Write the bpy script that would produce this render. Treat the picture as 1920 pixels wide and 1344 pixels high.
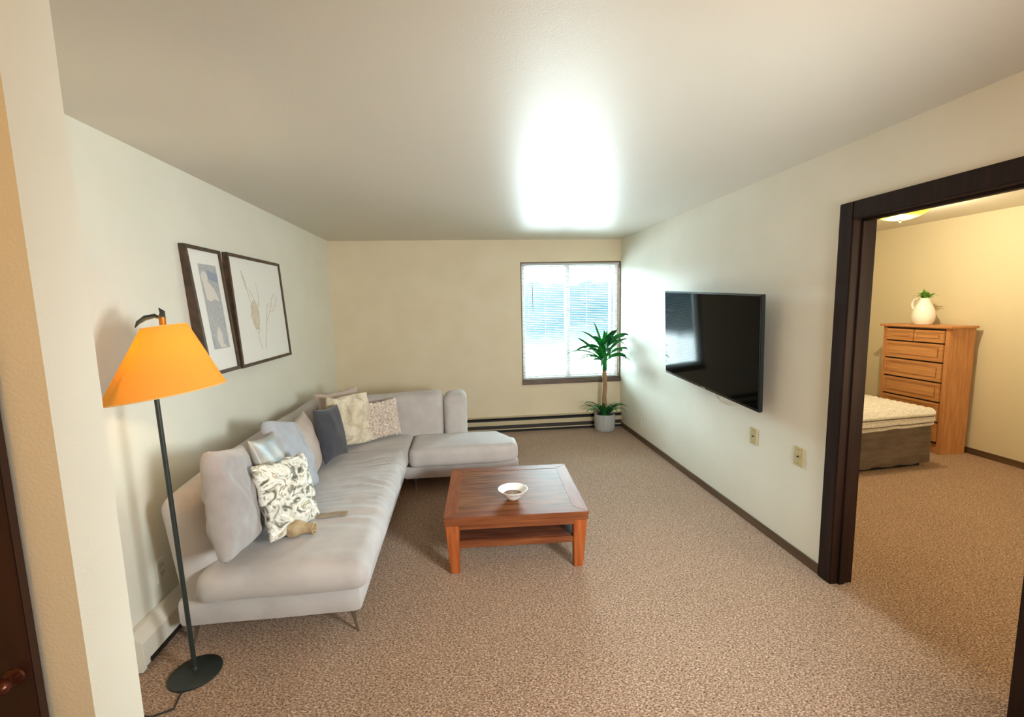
import bpy, bmesh, math, random
from mathutils import Vector, Matrix, noise
random.seed(7)
sc = bpy.context.scene
for o in list(bpy.data.objects): bpy.data.objects.remove(o)
COL = sc.collection
PI = math.pi
# ------------------------------------------------------------------ camera
XL, XR, YB, H = -1.5615, 2.064, 5.711, 2.44
fw = Vector((0.10806061, 0.98702595, -0.11875473))
rt = Vector((0.99351675, -0.1114629, -0.02237175))
up = Vector((0.03531825, 0.11556731, 0.99267156))
cam = bpy.data.cameras.new('camera'); cam.sensor_fit = 'HORIZONTAL'; cam.sensor_width = 36
cam.lens = 843.6 / 1920 * 36; cam.clip_start = 0.02
co = bpy.data.objects.new('camera', cam); COL.objects.link(co)
M = Matrix(((rt.x, up.x, -fw.x, 0), (rt.y, up.y, -fw.y, 0), (rt.z, up.z, -fw.z, 1.6367), (0, 0, 0, 1)))
co.matrix_world = M
sc.camera = co
# ------------------------------------------------------------------ world, exposure, lamps
w = bpy.data.worlds.new('world'); sc.world = w; w.use_nodes = True
def build_world(W):
    # bright sky, sunlit pale ground, and a dimmer hazy blue-green band of distance around the horizon
    N, L = w.node_tree.nodes, w.node_tree.links; bg = N['Background']
    tc = N.new('ShaderNodeTexCoord'); sp = N.new('ShaderNodeSeparateXYZ'); L.new(tc.outputs['Generated'], sp.inputs[0])
    nz_ = N.new('ShaderNodeTexNoise'); nz_.inputs['Scale'].default_value = 14; nz_.inputs['Detail'].default_value = 5
    L.new(tc.outputs['Generated'], nz_.inputs['Vector'])
    ad = N.new('ShaderNodeMath'); ad.operation = 'MULTIPLY_ADD'; ad.inputs[1].default_value = 0.10; ad.inputs[2].default_value = -0.05
    L.new(nz_.outputs[0], ad.inputs[0])
    zz = N.new('ShaderNodeMath'); zz.operation = 'ADD'; L.new(sp.outputs['Z'], zz.inputs[0]); L.new(ad.outputs[0], zz.inputs[1])
    mm = N.new('ShaderNodeMath'); mm.operation = 'MULTIPLY_ADD'; mm.inputs[1].default_value = 2; mm.inputs[2].default_value = 0.5; L.new(zz.outputs[0], mm.inputs[0])
    r = N.new('ShaderNodeValToRGB'); e = r.color_ramp.elements
    e[0].position = 0.27; e[0].color = (0.42, 0.50, 0.52, 1); e[1].position = 0.72; e[1].color = (0.72, 0.93, 1.0, 1)
    k = 1.0 / W
    for p_, c in ((0.31, (0.45 * k, 0.66 * k, 0.70 * k, 1)), (0.40, (0.08 * k, 0.28 * k, 0.36 * k, 1)), (0.50, (0.10 * k, 0.30 * k, 0.38 * k, 1)), (0.60, (0.30 * k, 0.44 * k, 0.50 * k, 1))):
        q = e.new(p_); q.color = c
    L.new(mm.outputs[0], r.inputs[0]); L.new(r.outputs[0], bg.inputs[0]); bg.inputs[1].default_value = W
build_world(33.0)
sc.view_settings.view_transform = 'Standard'; sc.view_settings.look = 'None'
sc.view_settings.gamma = 1; sc.view_settings.use_curve_mapping = False
sc.view_settings.exposure = 0.95
sc.cycles.use_denoising = True
sc.cycles.max_bounces = 12; sc.cycles.diffuse_bounces = 7; sc.cycles.glossy_bounces = 4
sc.cycles.transparent_max_bounces = 12
sc.cycles.sample_clamp_indirect = 6.0

def light(name, kind, loc, energy, color, size=0.1, rot=None):
    l = bpy.data.lights.new(name, kind); l.energy = energy; l.color = color
    if kind == 'SPOT': l.spot_size = math.radians(112); l.spot_blend = 1.0
    if kind == 'AREA':
        l.shape = 'RECTANGLE'; l.size, l.size_y = size
    else: l.shadow_soft_size = size
    o = bpy.data.objects.new(name, l); COL.objects.link(o); o.location = loc
    if rot: o.rotation_euler = rot
    return o
p = light('window_portal', 'AREA', ((0.755 + XR) / 2, YB + 0.13, 1.38), 1, (1, 1, 1), (1.3, 1.56), (-PI / 2, 0, 0))
p.data.cycles.is_portal = True
sp = light('fill_spot', 'SPOT', (1.7, 0.1, 1.45), 235, (0.87, 0.97, 0.98), 0.3)  # added fill, out of view beside the camera, stands for no known fixture
sp.rotation_euler = Vector((-2.1, 3.9, -0.45)).to_track_quat('-Z', 'Y').to_euler()
light('hallway_light', 'POINT', (0.9, 0.45, 2.05), 7, (1.0, 0.52, 0.20), 0.25)
light('entry_light', 'POINT', (-1.1, -0.6, 2.1), 8, (1.0, 0.52, 0.12), 0.1)
light('bedroom_fill', 'AREA', (3.6, 0.45, 1.5), 22, (1.0, 0.93, 0.82), (1.2, 1.2), (PI / 2, 0, PI))  # added fill from the unseen side of the bedroom, no known window there
light('bedroom_light', 'POINT', (3.95, 3.75, 2.26), 32, (1.0, 0.84, 0.56), 0.0)
light('floor_lamp_bulb', 'POINT', (-1.24, 2.02, 1.46), 2.2, (1.0, 0.86, 0.5), 0.03)

# ------------------------------------------------------------------ materials
def srgb(r, g, b):
    f = lambda c: (c / 255 / 12.92) if c <= 10 else ((c / 255 + 0.055) / 1.055) ** 2.4
    return (f(r), f(g), f(b), 1)
def mat(name, col, rough=0.6, col2=None, scale=(8, 8, 8), nscale=1.0, detail=3, bump=0.0, bscale=200, bdist=0.002,
        metal=0, spec=0.5, sheen=0, lo=0.35, hi=0.65, coat=0, dist=0.0):
    m = bpy.data.materials.new(name); m.use_nodes = True
    N, L = m.node_tree.nodes, m.node_tree.links
    b = N['Principled BSDF']
    b.inputs['Base Color'].default_value = col; b.inputs['Roughness'].default_value = rough
    b.inputs['Metallic'].default_value = metal; b.inputs['Specular IOR Level'].default_value = spec
    b.inputs['Sheen Weight'].default_value = sheen; b.inputs['Coat Weight'].default_value = coat
    tc = N.new('ShaderNodeTexCoord')
    if col2 is not None:
        mp = N.new('ShaderNodeMapping'); mp.inputs['Scale'].default_value = scale
        L.new(tc.outputs['Object'], mp.inputs['Vector'])
        n = N.new('ShaderNodeTexNoise'); n.inputs['Scale'].default_value = nscale; n.inputs['Detail'].default_value = detail
        n.inputs['Distortion'].default_value = dist
        L.new(mp.outputs[0], n.inputs['Vector'])
        r = N.new('ShaderNodeValToRGB'); r.color_ramp.elements[0].position = lo; r.color_ramp.elements[1].position = hi
        r.color_ramp.elements[0].color = col; r.color_ramp.elements[1].color = col2
        L.new(n.outputs[0], r.inputs[0]); L.new(r.outputs[0], b.inputs['Base Color'])
    if bump:
        n2 = N.new('ShaderNodeTexNoise'); n2.inputs['Scale'].default_value = bscale; n2.inputs['Detail'].default_value = 2
        L.new(tc.outputs['Object'], n2.inputs['Vector'])
        bp = N.new('ShaderNodeBump'); bp.inputs['Strength'].default_value = bump; bp.inputs['Distance'].default_value = bdist
        L.new(n2.outputs[0], bp.inputs['Height']); L.new(bp.outputs[0], b.inputs['Normal'])
    return m
def emat(name, col, s):
    m = bpy.data.materials.new(name); m.use_nodes = True
    b = m.node_tree.nodes['Principled BSDF']
    b.inputs['Base Color'].default_value = col; b.inputs['Emission Color'].default_value = col
    b.inputs['Emission Strength'].default_value = s
    return m
WALLB = mat('back_wall_beige', srgb(226, 210, 182), 0.55, srgb(222, 205, 176), (1, 1, 1), 3, bump=0.25, bscale=160, spec=0.3)  # warmer, slightly darker beige than the side walls
WALL = mat('wall_paint', srgb(232, 229, 216), 0.55, srgb(228, 225, 211), (1, 1, 1), 3, bump=0.25, bscale=160, spec=0.35)
CEIL = mat('ceiling_paint', srgb(208, 201, 188), 0.42, bump=0.3, bscale=130, spec=0.55, bdist=0.0012)
BEDWALL = mat('bedroom_wall_paint', srgb(216, 206, 178), 0.6, bump=0.25, bscale=160, spec=0.3)
DWOOD = mat('dark_stained_wood', srgb(44, 25, 17), 0.5, srgb(30, 16, 11), (40, 40, 2), 1, detail=4, spec=0.2)
BASEW = mat('baseboard_wood', srgb(104, 80, 58), 0.45, srgb(86, 64, 46), (30, 2, 30), 1)
DOORW = mat('door_dark_wood', srgb(54, 24, 12), 0.5, srgb(40, 16, 8), (30, 30, 2), 1)
SILLW = mat('sill_wood', srgb(112, 88, 72), 0.4, srgb(84, 64, 52), (3, 30, 30), 1)
JAMBW = mat('window_jamb_wood', srgb(120, 88, 62), 0.45, srgb(96, 68, 48), (30, 30, 3), 1)
VINYL = mat('white_vinyl', srgb(235, 235, 232), 0.4)
SLAT = mat('blind_slat_white', srgb(184, 184, 182), 0.45)
CORDM = mat('blind_cord', srgb(232, 230, 225), 0.8)
WANDM = mat('blind_wand_grey', srgb(110, 105, 108), 0.3)
PLATE = mat('wall_plate_ivory', srgb(196, 182, 138), 0.4)
PLATEW = mat('wall_plate_white', srgb(228, 226, 218), 0.4)
DARK = mat('dark_slot', srgb(24, 20, 18), 0.6)
HEATB = mat('heater_beige', srgb(196, 180, 146), 0.4)
HEATW = mat('heater_white', srgb(222, 216, 204), 0.4)
HEATD = mat('heater_dark_fins', srgb(52, 42, 36), 0.5)
METAL = mat('brushed_metal', srgb(170, 168, 165), 0.3, metal=1)
BRASS = mat('aged_brass', srgb(150, 112, 52), 0.4, metal=0.8)
BLACKM = mat('black_green_metal', srgb(40, 46, 44), 0.45, srgb(32, 38, 36), (9, 9, 9), 2, bump=0.2, bscale=300)
FAB = mat('sofa_fabric', srgb(192, 184, 181), 0.9, srgb(182, 174, 171), (4, 4, 4), 2, bump=0.35, bscale=700, bdist=0.001, sheen=0.3, spec=0.15)
FABG = mat('grey_cushion_fabric', srgb(168, 160, 158), 0.9, srgb(156, 148, 146), (5, 5, 5), 2, bump=0.35, bscale=600, bdist=0.001, sheen=0.3, spec=0.15)
FABB = mat('bluegrey_cushion_fabric', srgb(178, 180, 188), 0.9, srgb(166, 168, 176), (5, 5, 5), 2, bump=0.3, bscale=600, bdist=0.001, sheen=0.3, spec=0.15)
FABT = mat('taupe_cushion_fabric', srgb(186, 166, 152), 0.9, srgb(196, 180, 172), (3, 3, 3), 2, bump=0.3, bscale=600, bdist=0.001, sheen=0.3, spec=0.15)
FABC = mat('charcoal_cushion_fabric', srgb(74, 73, 80), 0.9, srgb(62, 61, 68), (6, 60, 6), 1, bump=0.5, bscale=400, bdist=0.001, sheen=0.3, spec=0.15)
SATIN = mat('grey_satin', srgb(140, 142, 144), 0.4, srgb(180, 172, 160), (10, 10, 10), 1)
CREAMC = mat('crinkled_cream_cloth', srgb(228, 216, 194), 0.75, srgb(196, 180, 152), (9, 9, 5), 1.4, detail=4, bump=0.4, bscale=120, bdist=0.003)
KNIT = mat('ruffled_knit', srgb(230, 216, 204), 0.9, srgb(186, 166, 150), (60, 60, 60), 1, bump=0.6, bscale=90, bdist=0.006, sheen=0.2)
POUCHM = mat('beige_pouch_cloth', srgb(190, 168, 134), 0.85, srgb(160, 134, 100), (18, 18, 18), 1, bump=0.4, bscale=150)
POUCHI = mat('pouch_brown_lining', srgb(130, 80, 40), 0.8)
STREAK = mat('brown_shadow_streak', srgb(164, 146, 124), 0.9, srgb(146, 126, 104), (30, 30, 30), 1)  # brown tone of the shadow-like streak on the sofa seat
SHADE = None
BOWLM = mat('white_bowl_glaze', srgb(252, 251, 250), 0.22, coat=0.3)
SOUP = mat('brown_powder', srgb(176, 152, 130), 0.8, srgb(128, 98, 72), (60, 60, 60), 1)
INK = mat('dark_print_ink', srgb(60, 44, 40), 0.5)
TVB = mat('tv_bezel_black', srgb(18, 19, 22), 0.25)
TVS = mat('tv_screen_glass', srgb(5, 7, 8), 0.06, spec=0.10)
WIREW = mat('white_cable', srgb(228, 226, 220), 0.5)
TRUNK = mat('plant_trunk_bark', srgb(172, 134, 96), 0.8, srgb(140, 104, 72), (40, 40, 8), 1, bump=0.5, bscale=80, bdist=0.004)
POTM = mat('ribbed_grey_pot', srgb(176, 176, 174), 0.7, srgb(160, 160, 158), (90, 90, 4), 1)
SOIL = mat('potting_soil', srgb(48, 36, 28), 0.9)
LEAF = mat('plant_leaf_green', srgb(30, 140, 48), 0.55, srgb(24, 84, 42), (7, 7, 7), 1.5, lo=0.4, hi=0.6, spec=0.2)
LEAFD = mat('plant_leaf_low', srgb(42, 122, 52), 0.45, srgb(28, 66, 38), (9, 9, 9), 1.5)
OAK = mat('dresser_oak', srgb(206, 150, 96), 0.4, srgb(186, 126, 74), (14, 3, 60), 1.2, detail=4)
OAKV = mat('dresser_oak_side', srgb(202, 146, 94), 0.4, srgb(180, 120, 72), (40, 40, 3), 1.2, detail=4)
VASEM = mat('white_ceramic', srgb(240, 238, 234), 0.3)
SPRIG = mat('sprig_green', srgb(92, 152, 56), 0.6, srgb(140, 190, 84), (60, 60, 60), 1)
SKIRT = mat('bed_skirt_brown', srgb(112, 98, 88), 0.9, srgb(96, 82, 74), (6, 6, 30), 1, bump=0.3, bscale=120)
DOMEM = emat('lit_yellow_glass', (1.0, 0.86, 0.05, 1), 1.0)
TABW = mat('table_cherry_wood', srgb(150, 86, 48), 0.5, srgb(124, 66, 36), (30, 3, 30), 1.2, detail=4, spec=0.12)
TABX = mat('table_rail_wood', srgb(136, 80, 48), 0.5, srgb(110, 60, 36), (2, 30, 30), 1.5, detail=4, spec=0.12)
TABV = mat('table_leg_wood', srgb(176, 96, 48), 0.45, srgb(146, 72, 34), (30, 30, 2), 1.5, detail=4, spec=0.3)

def carpet_mat():
    m = bpy.data.materials.new('berber_carpet'); m.use_nodes = True
    N, L = m.node_tree.nodes, m.node_tree.links; b = N['Principled BSDF']
    b.inputs['Roughness'].default_value = 0.95; b.inputs['Specular IOR Level'].default_value = 0.1
    b.inputs['Sheen Weight'].default_value = 0.15
    tc = N.new('ShaderNodeTexCoord')
    mp = N.new('ShaderNodeMapping'); mp.inputs['Scale'].default_value = (1.0, 1.5, 1); mp.inputs['Rotation'].default_value = (0, 0, 0.5)
    L.new(tc.outputs['Object'], mp.inputs[0])
    n = N.new('ShaderNodeTexNoise'); n.inputs['Scale'].default_value = 108; n.inputs['Detail'].default_value = 3; n.inputs['Distortion'].default_value = 0.6
    L.new(mp.outputs[0], n.inputs['Vector'])
    r = N.new('ShaderNodeValToRGB'); e = r.color_ramp.elements
    e[0].position = 0.34; e[0].color = srgb(104, 77, 54); e[1].position = 0.66; e[1].color = srgb(216, 186, 162)
    k = e.new(0.5); k.color = srgb(166, 133, 107)
    L.new(n.outputs[0], r.inputs[0])
    big = N.new('ShaderNodeTexNoise'); big.inputs['Scale'].default_value = 2.5; L.new(tc.outputs['Object'], big.inputs['Vector'])
    mx = N.new('ShaderNodeMix'); mx.data_type = 'RGBA'; mx.blend_type = 'MULTIPLY'; mx.inputs[0].default_value = 0.12
    L.new(r.outputs[0], mx.inputs[6]); L.new(big.outputs[0], mx.inputs[7]); L.new(mx.outputs[2], b.inputs['Base Color'])
    bp = N.new('ShaderNodeBump'); bp.inputs['Strength'].default_value = 0.8; bp.inputs['Distance'].default_value = 0.008
    L.new(n.outputs[0], bp.inputs['Height']); L.new(bp.outputs[0], b.inputs['Normal'])
    return m
CARPET = carpet_mat()
def glass_mat():
    m = bpy.data.materials.new('window_glass'); m.use_nodes = True
    N, L = m.node_tree.nodes, m.node_tree.links; N.remove(N['Principled BSDF'])
    t = N.new('ShaderNodeBsdfTransparent'); t.inputs[0].default_value = (0.95, 0.98, 0.98, 1)
    g = N.new('ShaderNodeBsdfGlossy'); g.inputs['Roughness'].default_value = 0.35
    f = N.new('ShaderNodeFresnel'); f.inputs[0].default_value = 1.45
    x = N.new('ShaderNodeMixShader'); L.new(f.outputs[0], x.inputs[0]); L.new(t.outputs[0], x.inputs[1]); L.new(g.outputs[0], x.inputs[2])
    L.new(x.outputs[0], N['Material Output'].inputs[0]); return m
GLASS = glass_mat()
def shade_mat():
    m = bpy.data.materials.new('orange_lamp_shade'); m.use_nodes = True
    N, L = m.node_tree.nodes, m.node_tree.links; N.remove(N['Principled BSDF'])
    d = N.new('ShaderNodeBsdfDiffuse'); d.inputs[0].default_value = srgb(252, 204, 104)
    t = N.new('ShaderNodeBsdfTranslucent'); t.inputs[0].default_value = srgb(255, 196, 46)
    x = N.new('ShaderNodeMixShader'); x.inputs[0].default_value = 0.5
    L.new(d.outputs[0], x.inputs[1]); L.new(t.outputs[0], x.inputs[2]); L.new(x.outputs[0], N['Material Output'].inputs[0]); return m
SHADE = shade_mat()
def ramp_mat(name, scale, nscale, stops, rough=0.7, bump=0.5, dist=1.0):
    m = bpy.data.materials.new(name); m.use_nodes = True
    N, L = m.node_tree.nodes, m.node_tree.links; b = N['Principled BSDF']; b.inputs['Roughness'].default_value = rough
    tc = N.new('ShaderNodeTexCoord'); mp = N.new('ShaderNodeMapping'); mp.inputs['Scale'].default_value = scale
    L.new(tc.outputs['Object'], mp.inputs[0])
    n = N.new('ShaderNodeTexNoise'); n.inputs['Scale'].default_value = nscale; n.inputs['Detail'].default_value = 4; n.inputs['Distortion'].default_value = dist
    L.new(mp.outputs[0], n.inputs['Vector'])
    r = N.new('ShaderNodeValToRGB'); e = r.color_ramp.elements
    e[0].position, e[0].color = stops[0]; e[1].position, e[1].color = stops[-1]
    for p_, c in stops[1:-1]: k = e.new(p_); k.color = c
    L.new(n.outputs[0], r.inputs[0]); L.new(r.outputs[0], b.inputs['Base Color'])
    bp = N.new('ShaderNodeBump'); bp.inputs['Strength'].default_value = bump; bp.inputs['Distance'].default_value = 0.004
    L.new(n.outputs[0], bp.inputs['Height']); L.new(bp.outputs[0], b.inputs['Normal'])
    return m
FLORAL = ramp_mat('crumpled_floral_cloth', (1, 1, 1), 13, [(0.30, srgb(84, 78, 60)), (0.40, srgb(140, 140, 128)), (0.45, srgb(218, 214, 202)), (0.57, srgb(242, 240, 232)), (0.62, srgb(150, 138, 112)), (0.68, srgb(226, 218, 200))], bump=0.9, dist=1.6)
COMF = ramp_mat('ribbed_comforter', (1, 1, 1), 60, [(0.3, srgb(196, 190, 182)), (0.7, srgb(236, 232, 226))], 0.9, 0.8)
def add_stripes(m):
    N, L = m.node_tree.nodes, m.node_tree.links; b = N['Principled BSDF']
    src = b.inputs['Base Color'].links[0].from_socket
    tc = N.new('ShaderNodeTexCoord'); sx_ = N.new('ShaderNodeSeparateXYZ'); L.new(tc.outputs['Object'], sx_.inputs[0])
    a1 = N.new('ShaderNodeMath'); a1.operation = 'MULTIPLY_ADD'; a1.inputs[1].default_value = -1.0; L.new(sx_.outputs['Z'], a1.inputs[0]); L.new(sx_.outputs['Y'], a1.inputs[2])
    a2 = N.new('ShaderNodeMath'); a2.operation = 'MULTIPLY_ADD'; a2.inputs[1].default_value = -0.08; L.new(sx_.outputs['X'], a2.inputs[0]); L.new(a1.outputs[0], a2.inputs[2])
    a3 = N.new('ShaderNodeMath'); a3.operation = 'MULTIPLY'; a3.inputs[1].default_value = 2 * PI / 0.065; L.new(a2.outputs[0], a3.inputs[0])
    a4 = N.new('ShaderNodeMath'); a4.operation = 'SINE'; L.new(a3.outputs[0], a4.inputs[0])
    r = N.new('ShaderNodeValToRGB'); r.color_ramp.elements[0].position = 0.45; r.color_ramp.elements[0].color = (1, 1, 1, 1)
    r.color_ramp.elements[1].position = 0.97; r.color_ramp.elements[1].color = srgb(120, 112, 104); L.new(a4.outputs[0], r.inputs[0])
    mx = N.new('ShaderNodeMix'); mx.data_type = 'RGBA'; mx.blend_type = 'MULTIPLY'; mx.inputs[0].default_value = 1
    L.new(src, mx.inputs[6]); L.new(r.outputs[0], mx.inputs[7]); L.new(mx.outputs[2], b.inputs['Base Color'])
add_stripes(COMF)
ART1 = ramp_mat('grey_figure_print', (1, 9, 6), 2.4, [(0.30, srgb(158, 162, 168)), (0.46, srgb(176, 178, 182)), (0.54, srgb(190, 190, 190)), (0.66, srgb(164, 166, 170))], 0.6, 0.0, 2.0)
PAPER = mat('picture_mount_paper', srgb(238, 236, 230), 0.6)
SKETCH = mat('sepia_sketch_ink', srgb(176, 160, 134), 0.7, srgb(206, 194, 172), (40, 40, 40), 1)
SKETCHD = mat('sepia_sketch_wash', srgb(206, 196, 172), 0.7, srgb(224, 216, 198), (50, 50, 50), 1)
FIGW = mat('print_pale_figure', srgb(222, 216, 208), 0.7)
FIGB = mat('print_blue_band', srgb(152, 160, 178), 0.7)
FRAMEW = mat('picture_frame_walnut', srgb(84, 62, 46), 0.4, srgb(60, 44, 34), (20, 20, 20), 1)

# ------------------------------------------------------------------ helpers
def V(*a): return Vector(a)
class MB:
    def __init__(s): s.v = []; s.f = []
    def add(s, vs, fs):
        n = len(s.v); s.v += [tuple(x) for x in vs]; s.f += [tuple(i + n for i in f) for f in fs]; return s
    def box(s, x0, x1, y0, y1, z0, z1, M=None):
        vs = [V(x, y, z) for x in (x0, x1) for y in (y0, y1) for z in (z0, z1)]
        if M is not None: vs = [M @ v for v in vs]
        return s.add(vs, [(0, 1, 3, 2), (4, 6, 7, 5), (0, 4, 5, 1), (2, 3, 7, 6), (0, 2, 6, 4), (1, 5, 7, 3)])
    def lathe(s, c, prof, n=48, closed=False, axis=None, fn=None):
        vs = []; fs = []
        for r, z in prof:
            for i in range(n):
                a = 2 * PI * i / n; rr = r * (fn(a, z) if fn else 1)
                v = V(rr * math.cos(a), rr * math.sin(a), z)
                if axis is not None: v = axis @ v
                vs.append(V(*c) + v)
        m = len(prof)
        for j in range(m - 1):
            for i in range(n):
                k = (i + 1) % n; fs.append((j * n + i, j * n + k, (j + 1) * n + k, (j + 1) * n + i))
        if not closed:
            fs.append(tuple(range(n))[::-1]); fs.append(tuple((m - 1) * n + i for i in range(n)))
        return s.add(vs, fs)
    def tube(s, pts, r, n=10):
        pts = [V(*q) for q in pts]; vs = []; fs = []
        rs = r if isinstance(r, (list, tuple)) else [r] * len(pts)
        ref = V(0, 0, 1)
        for i, q in enumerate(pts):
            d = (pts[min(i + 1, len(pts) - 1)] - pts[max(i - 1, 0)]).normalized()
            if i == 0:
                a = d.cross(ref)
                if a.length < 0.2: a = d.cross(V(1, 0, 0))
            else: a = prev - d * prev.dot(d)
            a.normalize(); prev = a.copy(); b = d.cross(a)
            for k in range(n):
                t = 2 * PI * k / n; vs.append(q + rs[i] * (a * math.cos(t) + b * math.sin(t)))
        for j in range(len(pts) - 1):
            for i in range(n):
                k = (i + 1) % n; fs.append((j * n + i, j * n + k, (j + 1) * n + k, (j + 1) * n + i))
        fs.append(tuple(range(n))[::-1]); fs.append(tuple((len(pts) - 1) * n + i for i in range(n)))
        return s.add(vs, fs)
    def softbox(s, x0, x1, y0, y1, z0, z1, r, st=0.03, fn=None):
        lo = V(x0, y0, z0); hi = V(x1, y1, z1); il = lo + V(r, r, r); ih = hi - V(r, r, r)
        cnt = [max(4, int((hi[i] - lo[i]) / st)) for i in range(3)]
        idx = {}; vs = []; fs = []
        def coord(ax, i):
            L = hi[ax] - lo[ax]; t = i / cnt[ax]
            return lo[ax] + L * (t if L > 8 * r else t)
        def vid(i, j, k):
            key = (i, j, k)
            if key not in idx:
                q = V(coord(0, i), coord(1, j), coord(2, k))
                c = V(*[min(max(q[a], il[a]), ih[a]) for a in range(3)])
                d = q - c
                if d.length > 1e-9: q = c + d.normalized() * r
                if fn: q = fn(q)
                idx[key] = len(vs); vs.append(q)
            return idx[key]
        a, b, c = cnt
        for i in range(a):
            for j in range(b):
                fs.append((vid(i, j, 0), vid(i, j + 1, 0), vid(i + 1, j + 1, 0), vid(i + 1, j, 0)))
                fs.append((vid(i, j, c), vid(i + 1, j, c), vid(i + 1, j + 1, c), vid(i, j + 1, c)))
        for i in range(a):
            for k in range(c):
                fs.append((vid(i, 0, k), vid(i + 1, 0, k), vid(i + 1, 0, k + 1), vid(i, 0, k + 1)))
                fs.append((vid(i, b, k), vid(i, b, k + 1), vid(i + 1, b, k + 1), vid(i + 1, b, k)))
        for j in range(b):
            for k in range(c):
                fs.append((vid(0, j, k), vid(0, j, k + 1), vid(0, j + 1, k + 1), vid(0, j + 1, k)))
                fs.append((vid(a, j, k), vid(a, j + 1, k), vid(a, j + 1, k + 1), vid(a, j, k + 1)))
        return s.add(vs, fs)
    def build(s, name, m, parent=None, bevel=0, angle=40, origin=None, xf=None):
        loc = V(*origin) if origin is not None else (parent_loc(parent) if parent else V(0, 0, 0))
        me = bpy.data.meshes.new(name)
        vs = [V(*v) for v in s.v]
        if xf is not None: vs = [xf @ v for v in vs]
        me.from_pydata([v - loc for v in vs], [], s.f)
        bm = bmesh.new(); bm.from_mesh(me); bmesh.ops.recalc_face_normals(bm, faces=bm.faces)
        if bevel:
            es = [e for e in bm.edges if len(e.link_faces) == 2 and e.calc_face_angle(0) > 0.6]
            bmesh.ops.bevel(bm, geom=es, offset=bevel, segments=2, affect='EDGES', clamp_overlap=True)
        bm.to_mesh(me); bm.free()
        for f in me.polygons: f.use_smooth = True
        me.set_sharp_from_angle(angle=math.radians(angle))
        me.materials.append(m)
        o = bpy.data.objects.new(name, me); COL.objects.link(o)
        if parent: o.parent = parent; o['_w'] = 0; del o['_w']; LOC[o.name] = loc
        else: o.location = loc; LOC[o.name] = loc
        if parent: pass
        return o
LOC = {}
def parent_loc(p): return LOC.get(p.name, V(0, 0, 0))
def tag(o, label, cat, group=None):
    o['label'] = label; o['category'] = cat
    if group: o['group'] = group
    return o
def thing(name, loc, label, cat, group=None):
    o = bpy.data.objects.new(name, None); COL.objects.link(o); o.location = loc; o.empty_display_size = 0.1
    LOC[o.name] = V(*loc); return tag(o, label, cat, group)
def struct(name, mb, m, **k):
    o = mb.build(name, m, **k); o['kind'] = 'structure'; return o

# ------------------------------------------------------------------ the setting
T = 0.12
WX0, WX1, WZ0, WZ1 = 0.755, XR, 0.60, 2.165        # window opening
DY0, DY1, DZ = 1.335, 2.215, 2.055                  # bedroom doorway
XW = XR + 0.105                                     # bedroom side of the right wall
XE, YS = 5.185, -1.6
struct('floor', MB().box(XL - T, XE + T, YS - T, YB + T, -0.06, 0), CARPET)
struct('ceiling', MB().box(XL - T, XE + T, YS - T, YB + T, H, H + 0.08), CEIL)
struct('wall_left', MB().box(XL - T, XL, YS, YB, 0, H), WALL)
m = MB(); m.box(XL - T, WX0, YB, YB + 0.16, 0, H); m.box(WX0, WX1 , YB, YB + 0.16, 0, WZ0); m.box(WX0, WX1, YB, YB + 0.16, WZ1, H)
m.box(WX1, XW, YB, YB + 0.16, 0, H)
struct('wall_back', m, WALLB)
m = MB(); m.box(XR, XW, DY1, YB, 0, H); m.box(XR, XW, YS, DY0, 0, H); m.box(XR, XW, DY0, DY1, DZ, H)
struct('wall_right', m, WALL)
struct('wall_hall_rear', MB().box(XL, XR, YS - T, YS, 0, H), WALL)
struct('wall_partition', MB().box(XL, -0.7, 0.832, 0.943, 0, H), WALL)
m = MB(); m.box(XE, XE + T, 0.4, YB, 0, H)
struct('wall_bedroom_east', m, BEDWALL)
struct('wall_bedroom_north', MB().box(XW, XE + T, YB, YB + T, 0, H), BEDWALL)
struct('wall_bedroom_south', MB().box(XW, XE + T, 0.4 - T, 0.4, 0, H), BEDWALL)
def basebd(name, x0, x1, y0, y1, h=0.062, mt=BASEW):
    struct(name, MB().box(x0, x1, y0, y1, 0, h), mt, bevel=0.003)
basebd('baseboard_right', XR - 0.012, XR, DY1 + 0.078, YB - 0.07)
basebd('baseboard_bedroom', XE - 0.012, XE, 0.4, YB)
# doorway casing: jamb lining and both faces of casing
tr = bpy.data.objects.new('trim_1', None); COL.objects.link(tr); tr['kind'] = 'structure'; tr.location = (XR, DY1, 0); LOC['trim_1'] = V(XR, DY1, 0)
cw = 0.076
MB().box(XR - 0.016, XW + 0.016, DY1 - 0.016, DY1 , 0, DZ).box(XR - 0.016, XW + 0.016, DY0, DY0 + 0.016, 0, DZ).box(XR - 0.016, XW + 0.016, DY0, DY1, DZ - 0.016, DZ).build('jamb_lining', DWOOD, tr, bevel=0.002)
for nm, y0, y1 in (('side_casing', DY1 - 0.012, DY1 + cw), ('side_casing', DY0 - cw, DY0 + 0.012)):
    MB().box(XR - 0.018, XR, y0, y1, 0, DZ + cw).build(nm, DWOOD, tr, bevel=0.004)
    MB().box(XW, XW + 0.018, y0, y1, 0, DZ + cw).build(nm, DWOOD, tr, bevel=0.004)
MB().box(XR - 0.0185, XR, DY0 + 0.012, DY1 - 0.012, DZ - 0.012, DZ + cw).build('head_casing', DWOOD, tr, bevel=0.004)
MB().box(XW, XW + 0.018, DY0 + 0.012, DY1 - 0.012, DZ - 0.012, DZ + cw).build('head_casing', DWOOD, tr, bevel=0.004)
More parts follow.
